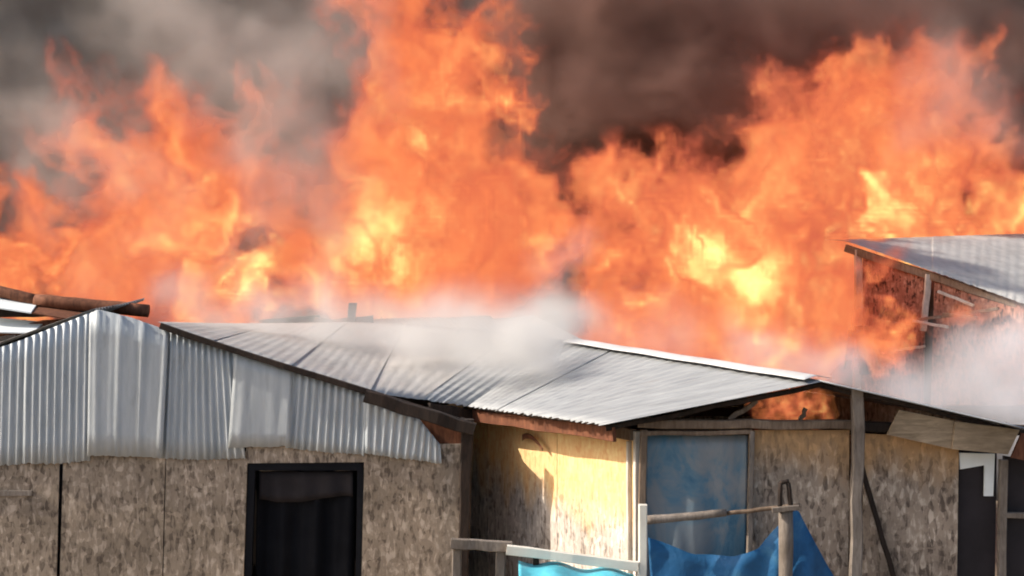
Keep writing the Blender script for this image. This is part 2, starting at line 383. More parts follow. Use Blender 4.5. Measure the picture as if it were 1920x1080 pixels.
# ================================================================== right shack, gable towards us
A = Vector((.554, -2.4)); DV = Vector((-1.204, 2.5))
shk = thing('gabled_shack', 'shack with pale zinc roof, burning gable and blue sheeted doorway', 'shack', (1.9, -1, 0))
YF = -2.2
def F(px, py, dy=0.0): return at(px, py, YF + dy)
def Fxz(px, py): p = at(px, py, YF); return (p.x, p.z)
gf = 420 + 3.8 * FPX / (YF - CAMY)
# roof edges in plan: eave (left), ridge, right eave run back along DV
eave = [at(1128, 796, -2.42), at(865, 760, -.46), at(790, 749, -.8)]
ridge = [at(1542, 714, -2.42), Vector((.481, .525, 2.838)), Vector((.03, 1.46, 2.83))]
eavR = [at(1930, 804, -2.42), at(1930, 804, -2.42) + Vector((-1.88, 3.9, 0))]
NS = 5
for i in range(NS):
    u0, u1 = i / NS - .012, (i + 1) / NS + .012
    u0 = max(0, u0); u1 = min(1, u1)
    roof_strip('roof_sheet', lerpline(eave, u0), lerpline(eave, u1), lerpline(ridge, u0), lerpline(ridge, u1), .076, .0045, 'zinc_roof', shk, .0015 * (i % 2), .03, 10, 0)
for i in range(5):
    u0, u1 = max(0, i / 5 - .006), min(1, (i + 1) / 5 + .006)
    roof_strip('roof_sheet', lerpline(eavR, u0), lerpline(eavR, u1), lerpline(ridge, u0), lerpline(ridge, u1), .076, .0045, 'zinc_roof', shk, .0015 * (i % 2), .03, 10, 0)
roof_strip('roof_sheet', eave[-1], hutE[0], ridge[-1], hutR[0], .076, .0015, 'zinc_hut', shk, -.001, .01, 12, 0)
# ridge cap: bent white strip
def cap(u, v):
    p = lerpline(ridge, .012 + u * .74); s = (v - .5) * .20
    q = Vector((.9, .43, 0)) * s; p = p + q + Vector((0, 0, .03 - abs(s) * .22 + .002 * math.sin(u * 23))); return p
sheet('ridge_cap', cap, 40, 6, (0, 0, -.003), 'pale_zinc', shk)
# verge timbers, eave fascia
bar('rafter', at(1136, 803, -2.3), at(1540, 722, -2.3), .03, .03, 'wood_dark', shk, 8)
bar('rafter', at(1540, 722, -2.3), at(1925, 812, -2.3), .03, .03, 'wood_dark', shk, 8)
bar('fascia', Vector(eave[0]) + Vector((.09, .1, -.075)), Vector(eave[1]) + Vector((.09, 0, -.075)), .025, .085, 'wood_red', shk, 6)
bar('fascia', Vector(eave[1]) + Vector((.09, 0, -.075)), Vector(eave[2]) + Vector((.05, 0, -.06)), .025, .085, 'wood_dark', shk, 6)
# left side wall, turned to the sun
cA = F(1206, 800); sw = DV.normalized(); nW = Vector((-sw.y, sw.x, 0)) * 1.0
if nW.x > 0: nW.negate()
def SW(s, z, o=0.0): return Vector((cA.x + sw.x * s + nW.x * o, YF + sw.y * s + nW.y * o, z))
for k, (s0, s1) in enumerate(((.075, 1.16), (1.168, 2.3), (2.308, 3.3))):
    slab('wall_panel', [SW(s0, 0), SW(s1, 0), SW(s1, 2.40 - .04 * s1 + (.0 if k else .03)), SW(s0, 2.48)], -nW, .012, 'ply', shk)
bar('corner_board', SW(.035, 0, .012), SW(.035, 2.5, .012), .03, .07, 'wood_pale', shk, 8, .002, up=(nW.x, nW.y, 0))
bar('corner_batten', SW(.15, 0, .016), SW(.15, 2.42, .016), .022, .03, 'wood_pale', shk, 8, .003, up=(nW.x, nW.y, 0))
slab('wall_plate', [SW(0.05, 2.44, .02), SW(3.2, 2.33, .02), SW(3.2, 2.39, .02), SW(.05, 2.51, .02)], nW, .04, 'wood_brown', shk)
# bent rusty strip hanging under the eave
def strip(u, v):
    s_ = 1.62 - .36 * u; a_ = u * math.pi * .8
    return SW(s_, 2.265 + .05 * math.sin(a_) - .075 * u * u - .045 * v * (1 - .5 * u), .05 + .02 * math.sin(a_))
sheet('bent_strip', strip, 14, 3, (0, .004, 0), 'wood_red', shk)
# front wall: post, beams, flake boards
def fpanel(pts, m, y0=YF - .012, y1=YF, name='wall_panel'): return prism(name, [Fxz(*p) for p in pts], y0, y1, m, shk)
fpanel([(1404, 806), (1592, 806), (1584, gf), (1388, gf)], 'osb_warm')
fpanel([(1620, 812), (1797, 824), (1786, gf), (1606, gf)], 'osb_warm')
bar('top_beam', F(1196, 793, -.05), F(1612, 797, -.05), .05, .055, 'wood_brown', shk, 8)
bar('top_beam', F(1612, 800, -.03), F(1936, 806, -.03), .05, .06, 'wood_dark', shk, 8)
bar('door_head', F(1200, 812, -.035), F(1410, 810, -.035), .03, .028, 'wood_brown', shk, 6)
bar('door_jamb', F(1207, 806, -.03), F(1196, gf, -.03), .045, .04, 'wood_brown', shk, 8)
bar('door_jamb', F(1409, 808, -.03), F(1392, gf, -.03), .03, .035, 'wood_grey', shk, 8)
bar('gable_post', F(1608, 730, -.12), F(1597, gf, -.12), .07, .06, 'wood_grey', shk, 12, .007)
bar('wall_brace', F(1612, 862, -.07), F(1684, 1110, -.07), .03, .03, 'wood_dark', shk, 8, .004)
bar('gable_strut', F(1366, 786, .0), F(1420, 752, .02), .022, .03, 'wood_brown', shk, 4)
bar('gable_strut', F(1500, 790, .0), F(1512, 766, .0), .022, .026, 'wood_brown', shk, 4)
# boards nailed under the right verge
slab('verge_board', [F(1686, 769, -.13), F(1788, 789, -.13), F(1785, 842, -.16), F(1664, 815, -.16)], (0, 1, 0), .02, 'board', shk)
slab('verge_board', [F(1791, 790, -.15), F(1912, 806, -.15), F(1890, 852, -.18), F(1786, 842, -.18)], (0, 1, 0), .02, 'board', shk)
slab('verge_board', [F(1916, 812, -.13), F(2010, 830, -.13), F(2000, 880, -.15), F(1896, 858, -.15)], (0, 1, 0), .02, 'wood_red', shk)
# dark doorway panel, white bracket, grey jamb, far dark panel
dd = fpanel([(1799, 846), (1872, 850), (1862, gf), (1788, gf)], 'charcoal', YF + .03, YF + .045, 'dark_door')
prism('door_corner_trim', [Fxz(1798, 849), Fxz(1865, 851), Fxz(1862, 930), Fxz(1845, 930), Fxz(1846, 872), Fxz(1800, 880)], YF - .004, YF + .012, 'white', dd)
bar('door_jamb', F(1882, 862, -.02), F(1868, gf, -.02), .05, .04, 'wood_grey', shk, 8, .004)
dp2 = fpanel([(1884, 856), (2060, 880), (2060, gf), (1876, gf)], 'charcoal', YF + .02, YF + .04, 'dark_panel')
bar('panel_rail', F(1886, 966, -.02), F(2050, 970, -.02), .03, .035, 'wood_grey', dp2, 4, .002)
# faded blue sheet closing the doorway
def dsheet(u, v):
    p = F(1212 + 190 * u - 10 * v, 816 + (gf - 830) * v, .03)
    p.y += .007 * math.sin(u * 9 + 4.5 * v) + .004 * math.sin(u * 23 - 7 * v) + .008 * math.sin(v * 9 + u * 4); return p
sheet('door_sheet', dsheet, 40, 24, (0, .003, 0), 'tarp', shk)
# interior: rear, right wall and a loft floor so that the gable is dark
xB = Vector(SW(3.9, 0)); prism('back_wall', [(xB.x, 0), (1.2, 0), (1.2, 2.48), (.05, 2.78), (xB.x, 2.25)], 1.50, 1.52, 'dim', shk)
q0, q1 = Vector((3.0, YF + .05, 0)), Vector((1.16, 1.48, 0))
slab('side_wall', [q0, q1, q1 + Vector((0, 0, 2.54)), q0 + Vector((0, 0, 2.56))], (.9, .43, 0), .02, 'osb_grey', shk)
for k in range(3):
    y = -1.5 + k * .9; bar('tie_beam', (SW(.75 + k * 1.0, 0).x + .03, y, 2.40), (2.6 - k * .45, y, 2.41), .05, .06, 'wood_dark', shk, 5)

# ================================================================== roof farther back in the middle
mid = thing('burning_shack', 'low burning shack with hazy grey roof and charred ridge behind the middle', 'shack', (-1, 4.3, 0))
e_ = [at(395, 662, 3.5), at(1130, 656, 3.5)]; r_ = [at(470, 603, 5.0), at(1000, 592, 5.0)]
for i in range(6):
    u0, u1 = i / 6, (i + 1) / 6 + .01
    roof_strip('roof_sheet', lerpline(e_, u0), lerpline(e_, min(1, u1)), lerpline(r_, u0), lerpline(r_, min(1, u1)), .076, .004, 'zinc_old' if i in (0, 2) else 'zinc_roof', mid, .006 * (i % 2), .03, 8, .03)
def front(y, za, zb): return None
prism('front_wall', [(e_[0].x + .1, 0), (e_[1].x - .1, 0), (e_[1].x - .1, e_[1].z - .03), (e_[0].x + .1, e_[0].z - .03)], 3.58, 3.61, 'osb_grey', mid)
prism('back_wall', [(e_[0].x + .3, 0), (r_[1].x, 0), (r_[1].x, r_[1].z - .06), (e_[0].x + .3, r_[0].z - .06)], 4.95, 4.98, 'dim', mid)
for (a, b, th) in (((486, 606), (600, 596), .07), ((560, 612), (700, 598), .08), ((590, 600), (690, 612), .06), ((640, 620), (540, 628), .05)):
    bar('charred_beam', at(*a, 4.75), at(*b, 4.85), th, th, 'wood_dark' if th > .06 else 'wood_red', mid)
bar('charred_post', at(661, 612, 4.7), at(661, 568, 4.7), .09, .08, 'wood_dark', mid, 4, .01)

# ================================================================== right rear house, half burnt
rh = thing('burnt_house', 'half burnt house with sloping zinc roof and charred wall at right', 'house', (5, 5.5, 0))
P1, P2, P3, P4 = at(1596, 456, 6.0), at(1960, 583, 4.4), at(1560, 449, 6.5), at(1960, 438, 8.6)
def rroof(u0, u1, m, lift):
    a0, a1 = P1.lerp(P2, u0), P1.lerp(P2, u1); b0, b1 = P3.lerp(P4, u0), P3.lerp(P4, u1)
    return roof_strip('roof_sheet', a0, a1, b0, b1, .12, .0015, m, rh, lift, .03, 8, .012)
rroof(-.03, .45, 'zinc_house', 0); rroof(.44, 1.3, 'zinc_house', .004)
bar('rafter', P1 + Vector((-.05, .08, -.06)), P2 + Vector((.1, .08, -.06)), .05, .09, 'wood_brown', rh, 8)
wl = (P2 - P1); wl.z = 0; wl.normalize()
def W(px, py, o=0.0):
    """point on the wall line under the rafter"""
    k = (px - 960) / FPX   # x = k * d, d = Y - CAMY
    p0 = P1 + Vector((0, .12, 0)); t = (k * (p0.y - CAMY) - p0.x) / (wl.x - k * wl.y)
    q = p0 + wl * t; d = q.y - CAMY
    nn = Vector((wl.y, -wl.x, 0))
    if nn.y > 0: nn.negate()
    return Vector((q.x, q.y, CAMZ - (py - HOR) * d / FPX)) + nn * o
nW2 = Vector((wl.y, -wl.x, 0)); nW2 = -nW2 if nW2.y > 0 else nW2
def wp(pts, m, name='wall_panel', th=.02, o=0.0): return slab(name, [W(*p, o) for p in pts], -nW2, th, m, rh)
wp([(1618, 474), (1736, 512), (1730, 760), (1612, 760)], 'osb_burnt')
wp([(1752, 517), (1990, 600), (1990, 760), (1745, 760)], 'osb_burnt')
bar('stud', W(1744, 514, .03), W(1733, 620, .03), .07, .05, 'wood_pale', rh, 6)
bar('corner_post', W(1612, 468, .03), W(1604, 990, .03), .09, .09, 'wood_pale', rh, 10, .012)
for (a, b, th, m) in (((1600, 690), (1608, 618), .10, 'wood_dark'), ((1628, 700), (1622, 610), .12, 'wood_dark'), ((1650, 600), (1720, 612), .07, 'wood_brown'), ((1735, 598), (1880, 578), .06, 'wood_brown'),
                      ((1770, 545), (1835, 572), .05, 'wood_pale'), ((1780, 588), (1842, 596), .06, 'wood_brown'), ((1690, 655), (1742, 648), .05, 'wood_pale'), ((1640, 640), (1668, 575), .06, 'wood_brown'), ((1635, 610), (1665, 690), .06, 'wood_brown'), ((1725, 600), (1790, 612), .05, 'wood_pale')):
    bar('fallen_stick', W(*a, .10 + R.uniform(0, .08)), W(*b, .10 + R.uniform(0, .08)), th * .8, th * .6, m, rh, 6, .005)
prism('back_wall', [(4.4, 0), (8.2, 0), (8.2, 3.3), (4.4, 3.3)], 8.3, 8.33, 'dim', rh)

# ================================================================== things standing in front of the shacks
YP = -2.75
def Q(px, py, dy=0.0): return at(px, py, YP + dy)
gq = 420 + 3.8 * FPX / (YP - CAMY)
fn = thing('wooden_fence', 'grey and white wooden rail fence before the sunlit side wall', 'fence', (Q(1000, 0).x, YP, 0))
bar('rail', Q(846, 1018), Q(960, 1026), .035, .06, 'wood_grey', fn, 5, .003)
bar('rail', Q(950, 1030, -.04), Q(1196, 1062, -.04), .03, .055, 'cream', fn, 6, .003)
for px in (858, 940): bar('fence_post', Q(px, 1022, .03), Q(px - 10, gq, .03), .055, .05, 'wood_grey', fn, 6)
bar('fence_post', Q(1004, 1026, .0), Q(1000, gq, .0), .035, .035, 'wood_dark', fn, 6)
bar('fence_post', Q(1206, 946, -.02), Q(1190, gq, -.02), .05, .045, 'cream', fn, 8)
# cyan tub
tb = thing('plastic_sheet_cover', 'bright cyan plastic cover in the sun beneath the white rail', 'plastic cover', (Q(1080, 0).x, YP - .35, 0))
def tub(u, v):
    p = Q(972 + 216 * u, 1050 + 22 * u, .0)
    s = math.sin(u * math.pi)
    if v < .35: q = v / .35; return p + Vector((0, -.45 * q, -.10 * q - .015 * math.sin(u * 14)))
    q = (v - .35) / .65; return p + Vector((0, -.45 - .03 * math.sin(u * 17) * q, -.10 - q * (p.z - .12)))
sheet('cover_sheet', tub, 32, 16, (0, .004, -.004), 'cyan', tb)
# pole rail across the blue doorway
rl = thing('pole_barrier', 'grey pole tied across the blue doorway to a forked post', 'barrier', (Q(1470, 0).x, YP, 0))
pole('cross_pole', Q(1200, 976, .05), Q(1362, 962, .05), .026, 'wood_grey', rl, 10, 6, .003, .85)
pole('cross_pole', Q(1355, 963, .06), Q(1500, 948, .06), .013, 'wood_brown', rl, 8, 6, .003)
pole('post', Q(1474, 955), Q(1472, gq), .042, 'wood_grey', rl, 10, 10, .004)
for a, b in (((1462, 960), (1463, 905)), ((1484, 958), (1478, 905)), ((1462, 906), (1479, 902))):
    pole('fork_prong', Q(*a, -.02), Q(*b, -.02), .014, 'wood_dark', rl, 8, 4, .002)
bar('peg', Q(1448, 957, -.04), Q(1498, 951, -.04), .022, .03, 'wood_grey', rl, 3, .002)
# blue tarpaulin draped over the post
tp = thing('blue_tarpaulin', 'blue tarpaulin draped from the forked post across the doorway foot', 'tarpaulin', (Q(1400, 0).x, YP + .1, 0))
ridge_t = [(1216, 1010), (1300, 1040), (1370, 1042), (1420, 1026), (1462, 980), (1478, 952), (1500, 960), (1530, 1020), (1566, 1084), (1590, 1130)]
RT = [Q(*p, .10) for p in ridge_t]
def tarpf(u, v):
    a = lerpline(RT, u); x = a.x + .10 * v * math.sin(u * 5 + 1); z = a.z * (1 - v) + .02 * v
    y = a.y - .25 * v + .045 * math.sin(u * 13 + 7 * v) * (.2 + v) + .03 * math.sin(u * 9 - 11 * v + 1) + .016 * math.sin(u * 31 + 13 * v)
    return Vector((x, y, z))
sheet('tarpaulin_cloth', tarpf, 80, 24, (0, .003, 0), 'blue', tp)

# ================================================================== flames and smoke
rng = np.random.default_rng(11)
def lat_noise(shape, cells, rng):
    """smooth value noise on a grid: random lattice, separable smooth interpolation; cells = lattice steps in voxels per axis"""
    a = rng.random([int(math.ceil(s / c)) + 2 for s, c in zip(shape, cells)], dtype=np.float32) * 2 - 1
    for ax in range(3):
        t = np.arange(shape[ax]) / cells[ax] + rng.random(); t = np.clip(t, 0, a.shape[ax] - 1.001)
        i = t.astype(int); f = (t - i).astype(np.float32); f = f * f * (3 - 2 * f)
        sh = [1, 1, 1]; sh[ax] = -1; f = f.reshape(sh)
        a = np.take(a, i, ax) * (1 - f) + np.take(a, i + 1, ax) * f
    return a
def fbm(shape, cell, octs, rng, gain=.55, stretch=(1, 1, 1)):
    out = np.zeros(shape, np.float32); amp = 1.0; tot = 0
    for k in range(octs):
        c = [max(1.6, cell * s / 2 ** k) for s in stretch]
        out += amp * lat_noise(shape, c, rng); tot += amp; amp *= gain
    return out / tot * 1.6
def volume_object(name, dens, lo, vox, vmat, smat=None, thr=.22, mvox=.14):
    """a cloud of samples that geometry nodes turn into a fog volume (and, for flames, into the skin round it)"""
    nx, ny, nz = dens.shape
    lo = np.array(lo, float); org = np.array([lo[0] + nx * vox / 2, lo[1] + ny * vox / 2, lo[2]])
    lo = lo - org; hi = lo + (np.array(dens.shape) - 1) * vox
    me = bpy.data.meshes.new(name); me.vertices.add(dens.size)
    at_ = me.attributes.new('d', 'FLOAT', 'POINT'); at_.data.foreach_set('value', np.ascontiguousarray(dens, np.float32).ravel())
    o = bpy.data.objects.new('fire_body' if smat else name, me); C.objects.link(o); o.location = org
    ng = bpy.data.node_groups.new(name, 'GeometryNodeTree')
    ng.interface.new_socket('Geometry', in_out='INPUT', socket_type='NodeSocketGeometry')
    ng.interface.new_socket('Geometry', in_out='OUTPUT', socket_type='NodeSocketGeometry')
    N, Lk = ng.nodes, ng.links
    gi, go = N.new('NodeGroupInput'), N.new('NodeGroupOutput')
    pos = N.new('GeometryNodeInputPosition')
    sub = N.new('ShaderNodeVectorMath'); sub.operation = 'SUBTRACT'; Lk.new(pos.outputs[0], sub.inputs[0]); sub.inputs[1].default_value = tuple(lo)
    dv = N.new('ShaderNodeVectorMath'); dv.operation = 'SCALE'; Lk.new(sub.outputs[0], dv.inputs[0]); dv.inputs['Scale'].default_value = 1 / vox
    ad = N.new('ShaderNodeVectorMath'); ad.operation = 'ADD'; Lk.new(dv.outputs[0], ad.inputs[0]); ad.inputs[1].default_value = (.5, .5, .5)
    fl = N.new('ShaderNodeVectorMath'); fl.operation = 'FLOOR'; Lk.new(ad.outputs[0], fl.inputs[0])
    sp = N.new('ShaderNodeSeparateXYZ'); Lk.new(fl.outputs[0], sp.inputs[0])
    # flat index in integers: float32 cannot count this far
    def imath(op, a, b):
        m_ = N.new('FunctionNodeIntegerMath'); m_.operation = op
        for s, q in zip(m_.inputs, (a, b)):
            if hasattr(q, 'is_output'): Lk.new(q, s)
            else: s.default_value = q
        return m_.outputs[0]
    ii = imath('ADD', imath('MULTIPLY', imath('ADD', imath('MULTIPLY', sp.outputs[0], ny), sp.outputs[1]), nz), sp.outputs[2])
    na = N.new('GeometryNodeInputNamedAttribute'); na.data_type = 'FLOAT'; na.inputs['Name'].default_value = 'd'
    si = N.new('GeometryNodeSampleIndex'); si.data_type = 'FLOAT'; si.domain = 'POINT'; si.clamp = True
    Lk.new(gi.outputs[0], si.inputs['Geometry']); Lk.new(na.outputs[0], si.inputs['Value']); Lk.new(ii, si.inputs['Index'])
    vc = N.new('GeometryNodeVolumeCube'); Lk.new(si.outputs[0], vc.inputs['Density'])
    vc.inputs['Min'].default_value = tuple(lo); vc.inputs['Max'].default_value = tuple(hi)
    for s, q in zip(('Resolution X', 'Resolution Y', 'Resolution Z'), dens.shape): vc.inputs[s].default_value = q
    sm = N.new('GeometryNodeSetMaterial'); sm.inputs['Material'].default_value = vmat; Lk.new(vc.outputs[0], sm.inputs[0])
    md = o.modifiers.new('volume', 'NODES'); md.node_group = ng
    if smat:
        vm = N.new('GeometryNodeVolumeToMesh'); vm.resolution_mode = 'VOXEL_SIZE'
        vm.inputs['Voxel Size'].default_value = mvox; vm.inputs['Threshold'].default_value = thr; vm.inputs['Adaptivity'].default_value = .1
        Lk.new(vc.outputs[0], vm.inputs[0])
        s2 = N.new('GeometryNodeSetMaterial'); s2.inputs['Material'].default_value = smat; Lk.new(vm.outputs[0], s2.inputs[0])
        ss = N.new('GeometryNodeSetShadeSmooth'); Lk.new(s2.outputs[0], ss.inputs[0])
        # first let the nodes give the skin, kept as a plain mesh; the fog itself becomes its part
        Lk.new(ss.outputs[0], go.inputs[0])
        dg = bpy.context.evaluated_depsgraph_get(); sk = bpy.data.meshes.new_from_object(o.evaluated_get(dg)); sk.name = name
        sk.materials.clear(); sk.materials.append(smat)
        top = bpy.data.objects.new(name, sk); C.objects.link(top); top.location = org
        for lk in list(go.inputs[0].links): Lk.remove(lk)
        o.name = 'fire_body'; o.parent = top; o.location = (0, 0, 0); o['kind'] = 'stuff'
        Lk.new(sm.outputs[0], go.inputs[0]); me.materials.append(vmat)
        return top
    Lk.new(sm.outputs[0], go.inputs[0])
    me.materials.append(vmat)
    return o

def lobes_grid(lobes, vox, pad, Y0, warp, depth=1.25):
    """lobes: (px, py, r_px, strength[, dy]) -> grid box, world coordinate arrays, list of (centre, radius, strength)"""
    Ls = []
    for q in lobes:
        dy = q[4] if len(q) > 4 else R.uniform(-.35, .35)
        p = at(q[0], q[1], Y0 + dy); r = q[2] * (p.y - CAMY) / FPX
        Ls.append((np.array(p), r, q[3]))
    lo = np.min([c - np.array([r, r * depth, r]) for c, r, a in Ls], 0) - pad
    hi = np.max([c + np.array([r, r * depth, r]) for c, r, a in Ls], 0) + pad
    lo[2] = max(lo[2], .3)
    n = np.maximum(8, np.ceil((hi - lo) / vox).astype(int))
    return lo, n, Ls
TILE = 96
def tile_noise(rng):
    """periodic rough noise, 96 samples a side"""
    k = np.fft.fftfreq(TILE) * TILE; KX, KY, KZ = np.meshgrid(k, k, k[:TILE // 2 + 1], indexing='ij')
    kk = np.sqrt(KX ** 2 + KY ** 2 + KZ ** 2); kk[0, 0, 0] = 1e9
    sp = np.fft.rfftn(rng.standard_normal((TILE,) * 3)) * kk ** -1.55 * (kk > 2.5)
    a = np.fft.irfftn(sp, (TILE,) * 3).astype(np.float32); return a / a.std()
TN = [tile_noise(np.random.default_rng(90 + q)) for q in range(2)]
def sample(t, x, y, z):
    """trilinear lookup in a periodic tile"""
    out = 0
    xi, yi, zi = np.floor(x), np.floor(y), np.floor(z); fx, fy, fz = x - xi, y - yi, z - zi
    xi, yi, zi = xi.astype(np.int32), yi.astype(np.int32), zi.astype(np.int32); tf = t.ravel()
    for a in (0, 1):
        ia = ((xi + a) % TILE) * (TILE * TILE); wa = fx if a else 1 - fx
        for b in (0, 1):
            ib = ia + ((yi + b) % TILE) * TILE; wb = wa * (fy if b else 1 - fy)
            for c in (0, 1): out = out + wb * (fz if c else 1 - fz) * tf[ib + (zi + c) % TILE]
    return out
def advect(sh, vox, rg, cell, dist, steps=5, rise=.5):
    """follow a swirling, rising flow backwards: gives the position (voxels) each point came from"""
    pot = [fbm(sh, cell / vox, 3, rg, .5) for _ in range(3)]
    gr = [np.gradient(p) for p in pot]
    v = [gr[2][1] - gr[1][2], gr[0][2] - gr[2][0], gr[1][0] - gr[0][1]]
    rms = math.sqrt(float(np.mean(v[0] ** 2 + v[1] ** 2 + v[2] ** 2))) + 1e-9
    v = [(q / rms).astype(np.float32) for q in v]; v[2] = v[2] + rise
    p = [a.astype(np.float32) for a in np.meshgrid(*[np.arange(k, dtype=np.float32) for k in sh], indexing='ij')]
    h = dist / vox / steps
    for _ in range(steps):
        ix = [np.clip(np.rint(q), 0, k - 1).astype(np.int32) for q, k in zip(p, sh)]
        fi = (ix[0] * sh[1] + ix[1]) * sh[2] + ix[2]
        p = [q - h * vv.ravel()[fi] for q, vv in zip(p, v)]
    return p
def flame(name, label, lobes, Y0, vox=.055, seed=1, thr=.2, warp=1.0, fine=.88, base=None, sc_=1.0):
    rg = np.random.default_rng(seed)
    lo, n, Ls = lobes_grid(lobes, vox, .3 * sc_, Y0, warp)
    sh = tuple(int(q) for q in n)
    Z = (lo[2] + np.arange(n[2]) * vox).astype(np.float32)[None, None, :]
    p = advect(sh, vox, rg, .85 * sc_, .62 * warp * sc_, 6, .55)
    X, Yv, Zw = [(lo[k] + p[k] * vox).astype(np.float32) for k in range(3)]
    # undo the mean rise so that lobes stay where they were put
    Zl = Zw + .62 * .55 * warp * sc_
    f = np.zeros(sh, np.float32)
    for c, r, a in Ls:
        d2 = ((X - c[0]) / r) ** 2 + ((Yv - c[1]) / (r * 1.25)) ** 2 + ((Zl - c[2]) / (r * 1.05)) ** 2
        f = np.where(d2 < 4, np.sqrt(f * f + (a * np.exp(-1.15 * d2)) ** 2 * (1 - .85 * np.clip(f, 0, 1))), f)
    q = 12.0 / sc_                                                      # tile samples per metre
    n1 = sample(TN[0], X * q, Yv * q, Zw * q * .75)
    n2 = sample(TN[1], X * q * 2.3, Yv * q * 2.3, Zw * q * 1.7)
    tex = .30 * n1 + .15 * n2
    heat = f * (1 + fine * tex * 1.15) + fine * tex * .16 * (f > .1) - .13
    heat = np.clip(heat, 0, 1.6)
    if base is not None: heat = heat * np.clip((Z - base) / .25, 0, 1)
    for ax in range(3):                           # nothing may be cut off by the grid's own faces
        e = np.ones(sh[ax], np.float32); e[:4] = np.linspace(0, 1, 4); e[-4:] = np.linspace(1, 0, 4)
        s_ = [1, 1, 1]; s_[ax] = -1; heat = heat * e.reshape(s_)
    heat[heat < .012] = 0
    o = volume_object(name, heat, lo, vox, FLAME, FSKIN, thr, vox * 2.4)
    return tag(o, label, 'flame', 'flames above the roofs')

def flame_mat():
    m = bpy.data.materials.new('fire'); m.use_nodes = True; n, l = m.node_tree.nodes, m.node_tree.links
    n.clear(); out = n.new('ShaderNodeOutputMaterial')
    a = n.new('ShaderNodeAttribute'); a.attribute_name = 'density'
    ext = n.new('ShaderNodeMapRange'); l.new(a.outputs['Fac'], ext.inputs[0])
    for i, q in enumerate((.0, .55, .0, 6.0)): ext.inputs[i + 1].default_value = q
    ext.interpolation_type = 'SMOOTHSTEP'
    r = ramp(n, [(.0, (.42, .085, .055)), (.16, (.70, .14, .07)), (.32, (.98, .245, .09)), (.48, (1.05, .335, .12)), (.68, (1.05, .49, .15)), (1.0, (1.05, .80, .26))])
    mr = n.new('ShaderNodeMapRange'); l.new(a.outputs['Fac'], mr.inputs[0]); mr.inputs[2].default_value = 1.15
    l.new(mr.outputs[0], r.inputs[0])
    stn = n.new('ShaderNodeMath'); stn.operation = 'MULTIPLY'; l.new(ext.outputs[0], stn.inputs[0]); stn.inputs[1].default_value = 1.0
    hot = n.new('ShaderNodeMapRange'); l.new(a.outputs['Fac'], hot.inputs[0])
    for i, q in enumerate((.55, 1.3, .60, 1.15)): hot.inputs[i + 1].default_value = q
    l.new(hot.outputs[0], stn.inputs[1])
    em = n.new('ShaderNodeEmission'); l.new(r.outputs[0], em.inputs[0]); l.new(stn.outputs[0], em.inputs[1])
    ab = n.new('ShaderNodeVolumeAbsorption'); ab.inputs[0].default_value = (0, 0, 0, 1); l.new(ext.outputs[0], ab.inputs[1])
    ads = n.new('ShaderNodeAddShader'); l.new(em.outputs[0], ads.inputs[0]); l.new(ab.outputs[0], ads.inputs[1])
    l.new(ads.outputs[0], out.inputs['Volume']); return m
def skin_mat():
    m = bpy.data.materials.new('flame_skin'); m.use_nodes = True; n, l = m.node_tree.nodes, m.node_tree.links
    n.clear(); out = n.new('ShaderNodeOutputMaterial')
    t = n.new('ShaderNodeBsdfTransparent'); e = n.new('ShaderNodeEmission'); e.inputs[0].default_value = (.6, .18, .05, 1)
    mx = n.new('ShaderNodeMixShader'); mx.inputs[0].default_value = .03
    l.new(t.outputs[0], mx.inputs[1]); l.new(e.outputs[0], mx.inputs[2]); l.new(mx.outputs[0], out.inputs[0]); return m
FLAME, FSKIN = flame_mat(), skin_mat()

flame('flame', 'small flame at the left edge above the white roof sheets',
      [(15, 470, 70, .75), (60, 420, 60, .6), (5, 395, 55, .55), (88, 385, 34, .5), (95, 522, 48, 1.3, -.5), (20, 540, 55, 1.15, -.5), (50, 480, 60, .8), (-60, 470, 100, .7), (60, 540, 40, 1.2, -.5)], 4.0, .05, 21, base=1.5)
flame('flame', 'broad red flame cloud left of the tall column',
      [(185, 235, 95, .36), (290, 185, 92, .36), (135, 330, 66, .30), (380, 245, 98, .42), (330, 285, 60, .95, -.5), (425, 315, 85, .55), (380, 365, 70, 1.0, -.6), (280, 390, 100, .55),
       (250, 455, 85, .85, -.4), (165, 470, 90, .48), (220, 545, 100, .55), (330, 550, 110, .52), (475, 260, 55, .40), (110, 400, 70, .36), (390, 440, 80, .5), (330, 470, 80, .7), (200, 330, 80, .5), (240, 210, 90, .25, .6), (380, 210, 90, .25, .6), (160, 290, 80, .24, .6), (480, 300, 95, .25, .6), (500, 440, 90, .27, .6), (520, 350, 70, .24, .5), (540, 440, 75, .28, .5), (520, 520, 80, .36, .3)], 6.0, .055, 22, base=1.5)  # weak broad lobes imitate the red glow of fire-lit smoke
flame('flame', 'low pointed orange flame tongue beside the broad red cloud',
      [(440, 470, 26, .7), (448, 508, 40, 1.0), (475, 545, 52, 1.15), (425, 560, 60, .9), (505, 575, 50, .95), (440, 590, 65, .85)], 4.9, .045, 23, base=1.5)
